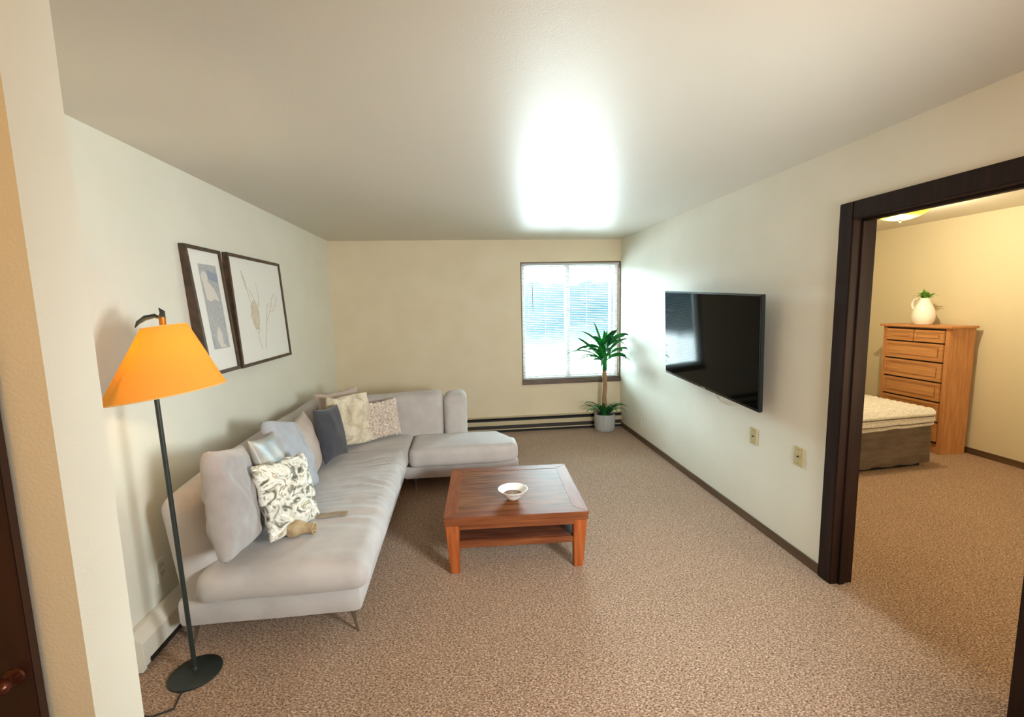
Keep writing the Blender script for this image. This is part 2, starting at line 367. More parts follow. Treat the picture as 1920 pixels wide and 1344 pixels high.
MB().box(XR + 0.03, XR + 0.065, DY1 - 0.028, DY1 - 0.016, 0, DZ - 0.016).box(XR + 0.03, XR + 0.065, DY0 + 0.016, DY1 - 0.016, DZ - 0.028, DZ - 0.016).build('door_stop', DWOOD, tr, bevel=0.002)
# closet door on the hall side of the partition
dr = bpy.data.objects.new('door_1', None); COL.objects.link(dr); dr['kind'] = 'structure'; dr.location = (-1.15, 0.82, 0); LOC['door_1'] = V(-1.15, 0.82, 0)
MB().box(XL + 0.01, -0.772, 0.812, 0.83, 0.01, 2.04).build('door_panel', DOORW, dr, bevel=0.002)
rotk = Matrix.Rotation(PI / 2, 3, 'X')
MB().lathe((-0.801, 0.812, 1.008), [(0.001, 0.034), (0.008, 0.033), (0.0125, 0.028), (0.0135, 0.02), (0.009, 0.012), (0.006, 0.006), (0.016, 0.003), (0.017, 0.0)], 24, axis=rotk).build('knob', mat('bronze_knob', srgb(96, 52, 40), 0.25, metal=0.6), dr)

# ------------------------------------------------------------------ window
wn = bpy.data.objects.new('window_1', None); COL.objects.link(wn); wn['kind'] = 'structure'; wn.location = (1.4, YB, WZ0); LOC['window_1'] = V(1.4, YB, WZ0)
m = MB(); m.box(WX0, WX0 + 0.014, YB + 0.0, YB + 0.16, WZ0, WZ1).box(WX1 - 0.014, WX1, YB + 0.0, YB + 0.16, WZ0, WZ1).box(WX0 + 0.014, WX1 - 0.014, YB, YB + 0.16, WZ1 - 0.014, WZ1)
m.build('jamb_lining', JAMBW, wn)
MB().box(WX0 - 0.0, WX1, YB - 0.03, YB + 0.16, WZ0 - 0.0, WZ0 + 0.058).build('window_sill', SILLW, wn, bevel=0.006)
fy0, fy1 = YB + 0.075, YB + 0.125
a0, a1, b0, b1 = WX0 + 0.014, WX1 - 0.014, WZ0 + 0.058, WZ1 - 0.014
m = MB(); m.box(a0, a0 + 0.045, fy0, fy1, b0, b1).box(a1 - 0.045, a1, fy0, fy1, b0, b1).box(a0 + 0.045, a1 - 0.045, fy0, fy1, b0, b0 + 0.05).box(a0 + 0.045, a1 - 0.045, fy0, fy1, b1 - 0.045, b1)
m.build('window_frame', VINYL, wn, bevel=0.003)
MB().box(1.352, 1.405, fy0 - 0.01, fy1, b0 + 0.05, b1 - 0.045).build('meeting_stile', VINYL, wn, bevel=0.003)
MB().box(a1 - 0.115, a1 - 0.085, fy0 - 0.005, fy1 - 0.02, b0 + 0.05, b1 - 0.045).build('sash_stile', VINYL, wn, bevel=0.003)
MB().box(a0 + 0.045, 1.352, fy0 + 0.03, fy0 + 0.034, b0 + 0.05, b1 - 0.045).build('window_pane', GLASS, wn)
MB().box(1.405, a1 - 0.115, fy0 + 0.012, fy0 + 0.016, b0 + 0.05, b1 - 0.045).build('window_pane', GLASS, wn)

# mini blind
BY = YB + 0.028
bl = thing('window_blind', (1.41, BY, WZ1 - 0.016), 'white slatted mini blind lowered over the only window, above the dark sill', 'blind')
bx0, bx1 = WX0 + 0.018, WX1 - 0.018
MB().box(bx0, bx1, BY - 0.02, BY + 0.02, WZ1 - 0.042, WZ1 - 0.016).build('headrail', SLAT, bl, bevel=0.002)
ztop, zbot = WZ1 - 0.052, WZ0 + 0.088
ns = 64
def slat(z):
    vs = []; fs = []; k = 4; a = math.radians(2)
    for x in (bx0, bx1):
        for i in range(k + 1):
            t = (i / k - 0.5); yy = t * 0.025; zz = 0.0025 * (1 - 4 * t * t)
            vs.append((x, BY + yy * math.cos(a) - zz * math.sin(a), z + yy * math.sin(a) + zz * math.cos(a)))
            vs.append((x, BY + yy * math.cos(a) - zz * math.sin(a), z + yy * math.sin(a) + zz * math.cos(a) - 0.0012))
    n = 2 * (k + 1)
    for i in range(k):
        fs.append((2 * i, 2 * i + 2, n + 2 * i + 2, n + 2 * i)); fs.append((2 * i + 1, n + 2 * i + 1, n + 2 * i + 3, 2 * i + 3))
    fs.append((0, n, n + 1, 1)); fs.append((2 * k, 2 * k + 1, n + 2 * k + 1, n + 2 * k))
    fs.append(tuple([2 * i for i in range(k + 1)] + [2 * i + 1 for i in range(k, -1, -1)]))
    fs.append(tuple([n + 2 * i for i in range(k, -1, -1)] + [n + 2 * i + 1 for i in range(k + 1)]))
    return MB().add(vs, fs)
s0 = slat(ztop).build('slat', SLAT, bl)
for i in range(1, ns):
    c = s0.copy(); COL.objects.link(c); c.parent = bl; c.location = (0, 0, (zbot - ztop) * i / (ns - 1))
MB().box(bx0, bx1, BY - 0.012, BY + 0.012, zbot - 0.026, zbot - 0.012).build('bottom_rail', SLAT, bl, bevel=0.002)
for x in (bx0 + 0.09, bx0 + 0.30, 1.32, 1.62, bx1 - 0.13, bx1 - 0.07):
    MB().box(x - 0.0012, x + 0.0012, BY - 0.0145, BY - 0.0133, zbot - 0.02, ztop + 0.01).box(x - 0.0012, x + 0.0012, BY + 0.0133, BY + 0.0145, zbot - 0.02, ztop + 0.01).build('ladder_cord', CORDM, bl)
MB().tube([(bx0 + 0.13, BY - 0.026, ztop + 0.005), (bx0 + 0.135, BY - 0.028, 1.55)], 0.0035, 6).build('tilt_wand', WANDM, bl)

# ------------------------------------------------------------------ baseboard heaters
ht = thing('baseboard_heater', (0.6, YB, 0), 'long low beige baseboard heater with dark slots on the back wall under the window', 'heater')
hx0, hx1 = -0.585, XR - 0.001
MB().box(hx0 + 0.04, hx1, YB - 0.012, YB - 0.001, 0.0, 0.192).build('back_plate', HEATD, ht)
MB().box(hx0 + 0.04, hx1, YB - 0.06, YB - 0.001, 0.188, 0.196).build('top_cover', HEATB, ht, bevel=0.002)
MB().box(hx0 + 0.04, hx1, YB - 0.055, YB - 0.02, 0.136, 0.168).build('upper_slot_damper', DARK, ht)
MB().box(hx0 + 0.04, hx1, YB - 0.072, YB - 0.064, 0.094, 0.148).build('front_panel', HEATB, ht, bevel=0.003)
MB().box(hx0 + 0.04, hx1, YB - 0.055, YB - 0.02, 0.05, 0.09).build('heating_fins', HEATD, ht)
MB().box(hx0 + 0.04, hx1, YB - 0.072, YB - 0.06, 0.032, 0.046).build('lower_rail', HEATB, ht, bevel=0.002)
MB().box(hx0 + 0.04, hx1, YB - 0.062, YB - 0.012, 0.0, 0.02).build('toe_strip', DARK, ht)
MB().box(hx0, hx0 + 0.04, YB - 0.074, YB - 0.001, 0.0, 0.198).build('end_cap', HEATB, ht, bevel=0.004)
h2 = thing('baseboard_heater', (XL, 3.2, 0), 'white baseboard heater on the left wall behind the grey sofa and orange lamp', 'heater')
prof = [(XL + 0.001, 0.19), (XL + 0.03, 0.19), (XL + 0.072, 0.145), (XL + 0.072, 0.05), (XL + 0.06, 0.05), (XL + 0.06, 0.015), (XL + 0.001, 0.015)]
def prism_y(prof, y0, y1):
    n = len(prof); vs = [(x, y0, z) for x, z in prof] + [(x, y1, z) for x, z in prof]
    return MB().add(vs, [tuple(range(n)), tuple(range(2 * n - 1, n - 1, -1))] + [(i, (i + 1) % n, n + (i + 1) % n, n + i) for i in range(n)])
prism_y(prof, 2.07, 5.2).build('heater_cover', HEATW, h2, bevel=0.002)
prism_y([(x + (0.003 if x > XL + 0.01 else 0), z + (0.003 if z > 0.1 else -0.008)) for x, z in prof], 2.045, 2.075).build('end_cap', HEATW, h2, bevel=0.002)
MB().box(XL + 0.064, XL + 0.068, 2.1, 5.2, 0.02, 0.045).build('lower_slot', DARK, h2)

# ------------------------------------------------------------------ wall plates
def plate(name, loc, normal, label, mt, kind, hw=0.037, hh=0.059, cat='wall plate', group=None):
    t = thing(name, loc, label, cat, group); x, y, z = loc; s = normal
    MB().box(min(x, x + s * 0.006), max(x, x + s * 0.006), y - hw, y + hw, z - hh, z + hh).build('cover', mt, t, bevel=0.002)
    if kind == 'jack':
        R_ = Matrix.Rotation(PI / 2 * s, 3, 'Y')
        MB().lathe((x + s * 0.0055, y, z), [(0.0001, 0.009), (0.005, 0.009), (0.005, 0.0)], 16, axis=R_).build('jack', DARK, t)
        for dz in (-0.042, 0.042): MB().lathe((x + s * 0.0055, y, z + dz), [(0.0001, 0.002), (0.003, 0.0015), (0.003, 0.0)], 10, axis=R_).build('screw', BRASS, t)
    else:
        for dz in (-0.022, 0.022):
            q = MB().box(min(x + s * 0.005, x + s * 0.009), max(x + s * 0.005, x + s * 0.009), y - 0.016, y + 0.016, z + dz - 0.014, z + dz + 0.014).build('socket', mt, t, bevel=0.002)
            MB().box(min(x + s * 0.0085, x + s * 0.0095), max(x + s * 0.0085, x + s * 0.0095), y - 0.008, y - 0.005, z + dz - 0.006, z + dz + 0.006).box(min(x + s * 0.0085, x + s * 0.0095), max(x + s * 0.0085, x + s * 0.0095), y + 0.005, y + 0.008, z + dz - 0.006, z + dz + 0.006).build('slots', DARK, q)
    return t
plate('wall_plate', (XR, 2.942, 0.658), -1, 'ivory cable plate on the right wall below the television, farther from the doorway', PLATE, 'jack')
plate('wall_plate', (XR, 2.503, 0.656), -1, 'ivory cable plate on the right wall nearest the dark doorway casing', PLATE, 'jack', hw=0.04)
plate('wall_outlet', (XR, 5.0, 0.225), -1, 'small white outlet low on the right wall near the potted plant', PLATEW, 'outlet', cat='outlet')
plate('wall_outlet', (XL, 2.33, 0.345), 1, 'outlet low on the left wall behind the lamp pole and sofa end', PLATEW, 'outlet', cat='outlet')

# ------------------------------------------------------------------ television
c = V(1.93, 3.423, 1.3085); W_, H_ = 1.422, 1.422 * 0.55
Mt = Matrix.Translation(c) @ Matrix.Rotation(-0.015, 4, 'Z') @ Matrix.Rotation(-0.0495, 4, 'Y') @ Matrix.Rotation(0.0465, 4, 'X')
tv = thing('television', tuple(c), 'large black flat screen television mounted on the right wall, reflecting the blinds', 'television')
MB().box(0.0, 0.03, -W_ / 2, W_ / 2, -H_ / 2, H_ / 2).box(0.03, 0.055, -W_ * 0.4, W_ * 0.4, -H_ * 0.4, H_ * 0.3).build('casing', TVB, tv, bevel=0.003, xf=Mt)
MB().box(-0.0015, 0.002, -W_ / 2 + 0.012, W_ / 2 - 0.012, -H_ / 2 + 0.02, H_ / 2 - 0.012).build('screen', TVS, tv, xf=Mt)
MB().box(-0.002, 0.001, -0.03, 0.03, -H_ / 2 + 0.006, -H_ / 2 + 0.012).build('badge', METAL, tv, xf=Mt)
m = MB(); m.box(XR - 0.012, XR - 0.0005, 3.2, 3.65, 1.18, 1.45); m.box(XR - 0.09, XR - 0.012, 3.3, 3.34, 1.2, 1.42); m.box(XR - 0.09, XR - 0.012, 3.5, 3.54, 1.2, 1.42)
m.build('wall_bracket', TVB, tv)
MB().tube([(2.0, 3.30, 0.95), (2.02, 3.305, 0.885), (2.035, 3.33, 0.842), (2.045, 3.37, 0.828), (2.05, 3.42, 0.835), (2.058, 3.46, 0.86), (2.058, 3.48, 0.95), (2.05, 3.48, 1.1)], 0.0045, 8).build('cable', WIREW, tv)

# ------------------------------------------------------------------ pictures
def picture(name, label, y0t, y1t, y0b, y1b, zt, zb, fwid=0.022, depth=0.045):
    xt, xb = XL + 0.034, XL + 0.07
    t = thing(name, (XL, (y0b + y1b) / 2, zb), label, 'picture')
    C = [V(xt, y0t, zt), V(xt, y1t, zt), V(xb, y1b, zb), V(xb, y0b, zb)]
    def P(u, v, d=0.0):
        q = (C[0] * (1 - u) + C[1] * u) * (1 - v) + (C[3] * (1 - u) + C[2] * u) * v
        return q + V(d, 0, 0)
    wu, hv = (C[1] - C[0]).length, zt - zb
    fu, fv = fwid / wu, fwid / hv
    fr = MB()
    def bar(u0, u1, v0, v1):
        F = [P(u0, v0), P(u1, v0), P(u1, v1), P(u0, v1)]
        B = [V(XL + 0.001, q.y, q.z) for q in F]
        fr.add(F + B, [(0, 1, 2, 3), (7, 6, 5, 4), (0, 4, 5, 1), (1, 5, 6, 2), (2, 6, 7, 3), (3, 7, 4, 0)])
    bar(0, 1, 0, fv); bar(0, 1, 1 - fv, 1); bar(0, fu, fv, 1 - fv); bar(1 - fu, 1, fv, 1 - fv)
    fr.build('frame', FRAMEW, t)
    def sheet(us, name, mt, d, par=t):
        vs = [P(u, v, d) for u, v in us]; vs2 = [q - V(0.0015, 0, 0) for q in vs]; n = len(vs)
        return MB().add(vs + vs2, [tuple(range(n)), tuple(range(2 * n - 1, n - 1, -1))] + [(i, (i + 1) % n, n + (i + 1) % n, n + i) for i in range(n)]).build(name, mt, par)
    mount = sheet([(fu, fv), (1 - fu, fv), (1 - fu, 1 - fv), (fu, 1 - fv)], 'mount', PAPER, -0.010)
    return t, P, sheet, mount
t, P, sheet, mount = picture('picture', 'narrow walnut framed print of a pale figure on grey, nearest the lamp', 2.76, 3.145, 2.835, 3.195, 2.02, 1.25)
art = sheet([(0.29, 0.13), (0.80, 0.13), (0.80, 0.80), (0.29, 0.80)], 'print', ART1, -0.0085, mount)
sheet([(0.50, 0.17), (0.79, 0.20), (0.79, 0.27), (0.50, 0.24)], 'blue_band', FIGB, -0.0075, mount)
sheet([(0.40 + 0.09 * math.cos(a) , 0.235 + 0.05 * math.sin(a)) for a in [i * PI / 8 for i in range(16)]], 'pale_head', FIGW, -0.007, mount)
sheet([(0.34, 0.28), (0.50, 0.27), (0.64, 0.33), (0.73, 0.42), (0.60, 0.40), (0.45, 0.42), (0.36, 0.40)], 'pale_shoulder', FIGW, -0.0072, mount)
sheet([(0.47, 0.66), (0.55, 0.62), (0.62, 0.68), (0.60, 0.76), (0.70, 0.79), (0.50, 0.79), (0.44, 0.72)], 'pale_fold', FIGW, -0.0072, mount)
t, P, sheet, mount = picture('picture', 'wide walnut framed sepia sketch of a dried flower, farther along the left wall', 3.225, 4.098, 3.228, 4.12, 2.025, 1.245)
def strokes(mb, uv, r):
    mb.tube([P(u, v, -0.0095) for u, v in uv], r, 5)
m = MB()
for uv in ([(0.20, 0.14), (0.25, 0.22), (0.27, 0.32), (0.30, 0.42)], [(0.30, 0.30), (0.36, 0.38), (0.40, 0.46), (0.42, 0.55)], [(0.44, 0.24), (0.46, 0.36), (0.45, 0.46)],
           [(0.36, 0.70), (0.38, 0.80), (0.40, 0.87)], [(0.47, 0.87), (0.50, 0.76), (0.55, 0.62), (0.64, 0.52), (0.70, 0.44)], [(0.55, 0.62), (0.60, 0.46), (0.66, 0.42)],
           [(0.64, 0.52), (0.74, 0.50), (0.80, 0.44), (0.84, 0.36)], [(0.70, 0.44), (0.72, 0.38), (0.80, 0.33)]):
    strokes(m, uv, 0.0022)
for k in range(26):
    u = random.uniform(0.29, 0.43); v = random.uniform(0.40, 0.66)
    strokes(m, [(u, v), (u + random.uniform(-.03, .03), v + 0.03), (u + random.uniform(-.03, .03), v + 0.06)], 0.0015)
for k in range(8):
    u = 0.21 + 0.006 * k; v = 0.15 + 0.018 * k
    strokes(m, [(u - 0.012, v), (u + 0.012, v + 0.012), (u - 0.008, v + 0.02)], 0.002)
m.build('flower_lines', SKETCH, mount)
sheet([(0.36 + 0.075 * math.cos(a), 0.54 + 0.14 * math.sin(a)) for a in [i * PI / 10 for i in range(20)]], 'flower_wash', SKETCHD, -0.0092, mount)

# ------------------------------------------------------------------ floor lamp
lx, ly = -1.262, 2.02
fl = thing('floor_lamp', (lx, ly, 0), 'floor lamp with orange cone shade and thin black pole beside the sofa', 'lamp')
MB().lathe((lx, ly, 0), [(0.104, 0.0), (0.106, 0.003), (0.105, 0.009), (0.1, 0.012), (0.012, 0.016), (0.012, 0.03), (0.008, 0.036)], 56).build('base', BLACKM, fl)
MB().tube([(lx, ly, 0.02), (lx - 0.018, ly, 0.8), (lx - 0.034, ly, 1.56)], 0.0095, 14).build('pole', BLACKM, fl)
sh = MB(); sx, sx2 = lx + 0.012, lx + 0.034
SB, ST, ZB, ZT = 0.217, 0.080, 1.300, 1.580
vs = []; fs = []; n_ = 72
for cx0, r0, z0 in ((sx, SB, ZB), (sx2, ST, ZT), (sx2, ST - 0.003, ZT), (sx, SB - 0.003, ZB)):
    for i in range(n_):
        a = 2 * PI * i / n_; vs.append((cx0 + r0 * math.cos(a), ly + r0 * math.sin(a), z0 + 0.03 * r0 / SB * math.cos(a)))
for j in range(4):
    for i in range(n_):
        k = (i + 1) % n_; j2 = (j + 1) % 4; fs.append((j * n_ + i, j * n_ + k, j2 * n_ + k, j2 * n_ + i))
shade = sh.add(vs, fs).build('lamp_shade', SHADE, fl, angle=60)
TRIMM = mat('shade_trim', srgb(250, 196, 120), 0.7)
for cx0, r0, z0, tr_ in ((sx, SB, ZB, 0.003), (sx2, ST, ZT, 0.002)):
    q = [(cx0 + r0 * math.cos(a), ly + r0 * math.sin(a), z0 + 0.03 * r0 / SB * math.cos(a)) for a in [2 * PI * i / 64 for i in range(65)]]
    MB().tube(q, tr_, 6).build('rim_trim', TRIMM, shade)
m = MB()
for k in range(3):
    a = k * 2 * PI / 3; m.tube([(lx - 0.03, ly, 1.55), (sx2 + 0.077 * math.cos(a), ly + 0.077 * math.sin(a), 1.575)], 0.002, 6)
m.build('shade_spider', BRASS, fl)
MB().lathe((lx + 0.03, ly, 1.56), [(0.012, 0), (0.012, 0.05), (0.014, 0.055), (0.009, 0.07), (0.002, 0.074)], 20).build('brass_finial', BRASS, fl)
m = MB(); pts = [V(lx + 0.03, ly, 1.612), V(lx + 0.005, ly - 0.005, 1.624), V(lx - 0.03, ly - 0.008, 1.616), V(lx - 0.058, ly - 0.01, 1.598), V(lx - 0.07, ly - 0.012, 1.578)]
m.tube(pts, [0.004, 0.009, 0.011, 0.008, 0.002], 8)
m.tube([V(lx + 0.03, ly, 1.61), V(lx + 0.036, ly - 0.005, 1.64), V(lx + 0.026, ly - 0.008, 1.655)], [0.012, 0.01, 0.002], 8)
m.build('leaf_ornament', BLACKM, fl)
MB().lathe((lx - 0.03, ly, 1.38), [(0.014, 0), (0.014, 0.05), (0.03, 0.08), (0.001, 0.12)], 20).build('bulb_holder', BRASS, fl)
MB().tube([(lx + 0.0, ly - 0.1, 0.006), (lx + 0.01, ly - 0.15, 0.006), (lx + 0.02, 1.83, 0.006), (lx - 0.05, 1.80, 0.006), (lx - 0.12, 1.82, 0.006), (lx - 0.2, 1.80, 0.006), (XL + 0.03, 1.70, 0.006)], 0.0035, 8).build('power_cord', BLACKM, fl)

# ------------------------------------------------------------------ sofa (L shaped)
sofa = thing('sofa', (-0.95, 3.0, 0), 'long pale grey L shaped sofa along the left wall', 'sofa')
def nz(q, s, a): return a * noise.noise(q * s)
def base_fn(q): return q + V(0, 0, nz(q, 3, 0.004))
# main run
MB().softbox(-1.40, -0.545, 2.15, 4.62, 0.13, 0.275, 0.028, 0.035, base_fn).build('base', FAB, sofa)
MB().softbox(-0.56, 0.47, 3.88, 4.62, 0.125, 0.25, 0.03, 0.035, lambda q: q + V(0, 0.12 * max(0, q.x) ** 1.5 if q.y < 4.2 else 0, nz(q, 3, 0.004))).build('return_base', FAB, sofa)
def seat_fn(q):
    u = (q.x + 0.82) / 0.36; v = (q.y - 2.92) / 0.9
    top = max(0, min(1, (q.z - 0.30) / 0.12))
    z = q.z + top * 0.022 * max(0, 1 - u * u) * max(0, 1 - v ** 4)
    edge = max(0, min(1, (q.x + 1.05) / 0.4))
    wr = noise.noise(V(q.x * 2.2, q.y * 15 + 1.2 * noise.noise(q * 2.5), 0.3))
    wr = (1 - abs(wr) * 2.6)
    far = max(0.15, min(1, (q.y - 2.2) / 0.6))
    z += top * edge * far * 0.014 * wr
    x = q.x + edge * 0.012 * noise.noise(V(3, q.y * 7, q.z * 8)) + 0.015 * math.sin(max(0, min(1, (q.z - 0.27) / 0.17)) * PI) * (1 if q.x > -0.6 else 0)
    y = q.y - (0.025 * math.sin(max(0, min(1, (q.z - 0.27) / 0.17)) * PI) if q.y < 2.3 else 0)
    z += nz(q, 4, 0.006)
    # rounded plan corner at the far front edge
    if q.x > -0.75 and q.y > 3.55:
        x -= (q.x + 0.75) * ((q.y - 3.55) / 0.25) ** 2 * 0.18
    return V(x, y, z)
MB().softbox(-1.27, -0.505, 2.09, 3.80, 0.272, 0.435, 0.055, 0.017, seat_fn).build('seat_cushion', FAB, sofa)
def puff(x0, x1, y0, y1, zt, amp=0.018):
    cx, cy, hx, hy = (x0 + x1) / 2, (y0 + y1) / 2, (x1 - x0) / 2, (y1 - y0) / 2
    def f(q):
        u, v = (q.x - cx) / hx, (q.y - cy) / hy
        top = max(0, min(1, (q.z - zt + 0.12) / 0.1))
        return V(q.x, q.y, q.z + top * amp * max(0, 1 - u * u) * max(0, 1 - v * v) + nz(q, 5, 0.004))
    return f
MB().softbox(-1.25, -0.50, 3.79, 4.30, 0.272, 0.425, 0.03, 0.025, puff(-1.25, -0.5, 3.79, 4.3, 0.425, 0.006)).build('corner_cushion', FAB, sofa)
pf = puff(-0.5, 0.46, 3.80, 4.3, 0.42)
def rf(q):
    q = pf(q)
    k = max(0, (q.x - 0.18) / 0.28)
    if q.y > 4.0: q.x -= k * k * 0.20 * (q.y - 4.0) / 0.3     # end swept back towards the wall
    if q.y < 4.0: q.y += 0.05 * k * k
    return q
MB().softbox(-0.497, 0.46, 3.79, 4.30, 0.252, 0.42, 0.055, 0.02, rf).build('return_cushion', FAB, sofa)
# backrests
def back_fn(q):
    k = (q.z - 0.2) / 0.6
    s = 1 if q.x < -1.28 else 0.0
    x = q.x - 0.07 * k
    if q.x > -1.28: x = q.x - 0.10 * max(0, k)
    z = q.z + nz(q, 2.5, 0.012) + 0.05 * (max(0, k)) * min(1, max(0, (q.y - 2.15) / 0.6)) 
    return V(x, q.y, z)
MB().softbox(-1.39, -1.18, 2.16, 4.62, 0.20, 0.765, 0.07, 0.03, back_fn).build('backrest', FAB, sofa)
def rback_fn(x0, x1):
    def f(q):
        k = (q.z - 0.25) / 0.55
        u = (q.x - x0) / (x1 - x0)
        return V(q.x, q.y + 0.07 * max(0, k), q.z + nz(q, 2.5, 0.008) + 0.035 * max(0, k) * u)
    return f
MB().softbox(-1.15, -0.212, 4.27, 4.52, 0.25, 0.775, 0.06, 0.03, rback_fn(-1.15, -0.212)).build('backrest', FAB, sofa)
MB().softbox(-0.206, 0.02, 4.27, 4.52, 0.25, 0.79, 0.07, 0.025, rback_fn(-0.206, 0.6)).build('backrest', FAB, sofa)
# splayed slim metal legs
def leg(x, y, dx, dy):
    m = MB(); pts = []
    for i in range(7):
        k = i / 6; pts.append((x + dx * (k ** 2), y + dy * (k ** 2), 0.14 * (1 - k)))
    m.tube(pts, [0.02, 0.016, 0.012, 0.009, 0.007, 0.006, 0.006], 10)
    m.build('leg', METAL, sofa)
leg(-0.60, 2.20, 0.02, 0.0); leg(-1.36, 2.24, -0.02, -0.02); leg(-0.60, 3.80, 0.02, -0.02); leg(-1.36, 4.5, -0.02, 0.02)
leg(-0.46, 3.96, 0.0, -0.02); leg(0.36, 4.05, 0.03, -0.02); leg(0.30, 4.5, 0.03, 0.02)

# ------------------------------------------------------------------ cushions
def pillow(name, label, center, wdt, hgt, thk, yaw, lean, roll, mt, n=26, pinch=0.10, wob=0.012, crinkle=0.0, cs=8.0, seed=0, group='cushions on the sofa', power=0.42, fluff=0.0, slump=0.0):
    """face looks along local +x; lean tips the top back; yaw turns about z; roll spins in its own plane"""
    R = Matrix.Rotation(yaw, 4, 'Z') @ Matrix.Rotation(-lean, 4, 'Y') @ Matrix.Rotation(roll, 4, 'X')
    Mx = Matrix.Translation(V(*center)) @ R
    vs = []; fs = []; off = V(seed * 7.3, seed * 3.1, seed * 1.7)
    def pt(i, j, side):
        u = -1 + 2 * i / n; v = -1 + 2 * j / n
        u = math.sin(u * PI / 2) * 0.35 + u * 0.65; v = math.sin(v * PI / 2) * 0.35 + v * 0.65
        y = wdt / 2 * u * (1 - pinch * (1 - v * v)); z = hgt / 2 * v * (1 - pinch * (1 - u * u))
        y *= 1 + slump * (-v) * 0.5
        th = thk / 2 * (max(0, (1 - u * u) * (1 - v * v)) ** power)
        th *= 1 + 0.25 * slump * (-v)
        q = V(side * th, y, z)
        nn = q * (1 / max(wdt, hgt)) * 4 + off + V(side * 2, 0, 0)
        m_ = max(0, (1 - u ** 4) * (1 - v ** 4))
        q.x += side * m_ * wob * noise.noise(nn)
        if crinkle:
            a = noise.noise(q * cs + off); b = noise.noise(q * cs * 2.3 + off)
            q.x += side * (0.35 + m_) * crinkle * ((0.5 - abs(a) * 2.2) + 0.5 * (0.5 - abs(b) * 2))
            q.y += crinkle * 0.8 * noise.noise(q * cs * 1.3 + off + V(9, 0, 0)); q.z += crinkle * 0.8 * noise.noise(q * cs * 1.3 + off + V(0, 9, 0))
        if fluff:
            q.x += side * (0.3 + m_) * fluff * noise.noise(q * 55 + off) * 1.5
            q.y += fluff * noise.noise(q * 45 + off + V(4, 0, 0)); q.z += fluff * noise.noise(q * 45 + off + V(0, 4, 0))
        return q
    idx = {}
    def vid(i, j, side):
        e = i in (0, n) or j in (0, n)
        key = (i, j, 0 if e else side)
        if key not in idx:
            idx[key] = len(vs); vs.append(Mx @ pt(i, j, 0.0001 if e else side))
        return idx[key]
    for i in range(n):
        for j in range(n):
            for sd in (1, -1):
                f = (vid(i, j, sd), vid(i + 1, j, sd), vid(i + 1, j + 1, sd), vid(i, j + 1, sd))
                fs.append(f if sd > 0 else f[::-1])
    o = MB().add(vs, fs).build(name, mt, origin=center, angle=80)
    return tag(o, label, 'cushion', group)
D = math.radians
pillow('throw_pillow', 'big plain grey cushion at the near end of the sofa', (-1.13, 2.235, 0.737), 0.50, 0.49, 0.17, D(12), D(9), D(-14), FABG, n=44, seed=1, wob=0.04, pinch=0.05, power=0.28, slump=0.15, crinkle=0.007, cs=6)
pillow('throw_pillow', 'crumpled cream and grey-green patterned cushion at the near end of the sofa', (-0.97, 2.455, 0.645), 0.36, 0.39, 0.13, D(-20), D(17), D(-6), FLORAL, n=70, seed=2, crinkle=0.020, cs=12, pinch=0.05)
pillow('throw_pillow', 'shiny grey cushion corner showing behind the crumpled patterned cushion', (-1.10, 2.60, 0.745), 0.34, 0.40, 0.10, D(2), D(14), D(-6), SATIN, seed=3, wob=0.01)
pillow('throw_pillow', 'large pale blue-grey cushion in the middle of the sofa', (-1.12, 2.95, 0.70), 0.50, 0.48, 0.17, D(8), D(20), D(-16), FABB, n=40, crinkle=0.004, cs=6, seed=4, wob=0.03, pinch=0.04, power=0.30)
pillow('throw_pillow', 'taupe and pale cushion between the blue-grey and the charcoal cushions', (-1.15, 3.33, 0.66), 0.42, 0.42, 0.13, D(6), D(16), D(2), FABT, seed=5, wob=0.02, pinch=0.05)
pillow('throw_pillow', 'charcoal cushion standing upright on the sofa', (-1.04, 3.55, 0.675), 0.37, 0.42, 0.12, D(-10), D(12), D(-6), FABC, seed=6, wob=0.012, pinch=0.08)
pillow('throw_pillow', 'plain beige cushion behind the crinkled cream cushion', (-1.10, 4.08, 0.70), 0.44, 0.44, 0.12, D(-38), D(10), D(0), FABT, seed=8, wob=0.02)
pillow('throw_pillow', 'crinkled cream cushion propped in the sofa corner', (-0.99, 3.93, 0.68), 0.42, 0.44, 0.12, D(-38), D(8), D(-3), CREAMC, n=70, seed=7, crinkle=0.028, cs=8, pinch=0.04)
pillow('throw_pillow', 'ruffled knit cushion leaning on the far back of the sofa corner', (-0.765, 4.15, 0.62), 0.35, 0.35, 0.10, D(-58), D(9), D(2), KNIT, n=90, seed=9, fluff=0.012, pinch=0.08)

# crumpled pouch and a shadow-like streak shaped as a thin strip on the seat
pc = thing('cloth_pouch', (-0.87, 2.37, 0.45), 'small crumpled beige cloth pouch with open brown end on the sofa seat', 'pouch')
ax = V(1, -0.12, 0.0).normalized(); Rp = V(0, 0, 1).rotation_difference(ax).to_matrix()
def pf_(a, z): return 1 + 0.16 * noise.noise(V(math.cos(a) * 2, math.sin(a) * 2, z * 18)) + 0.06 * math.sin(5 * a + z * 30)
MB().lathe((-0.955, 2.365, 0.493), [(0.004, 0.0), (0.03, 0.006), (0.042, 0.03), (0.043, 0.06), (0.03, 0.09), (0.026, 0.12), (0.030, 0.145), (0.032, 0.15), (0.024, 0.15), (0.020, 0.12)], 36, axis=Rp, closed=True, fn=pf_).build('pouch_body', POUCHM, pc, angle=80)
MB().lathe((-0.955, 2.365, 0.493), [(0.024, 0.132), (0.001, 0.132)], 24, axis=Rp, closed=True).build('lining', POUCHI, pc)
vs = []; nn_ = 16
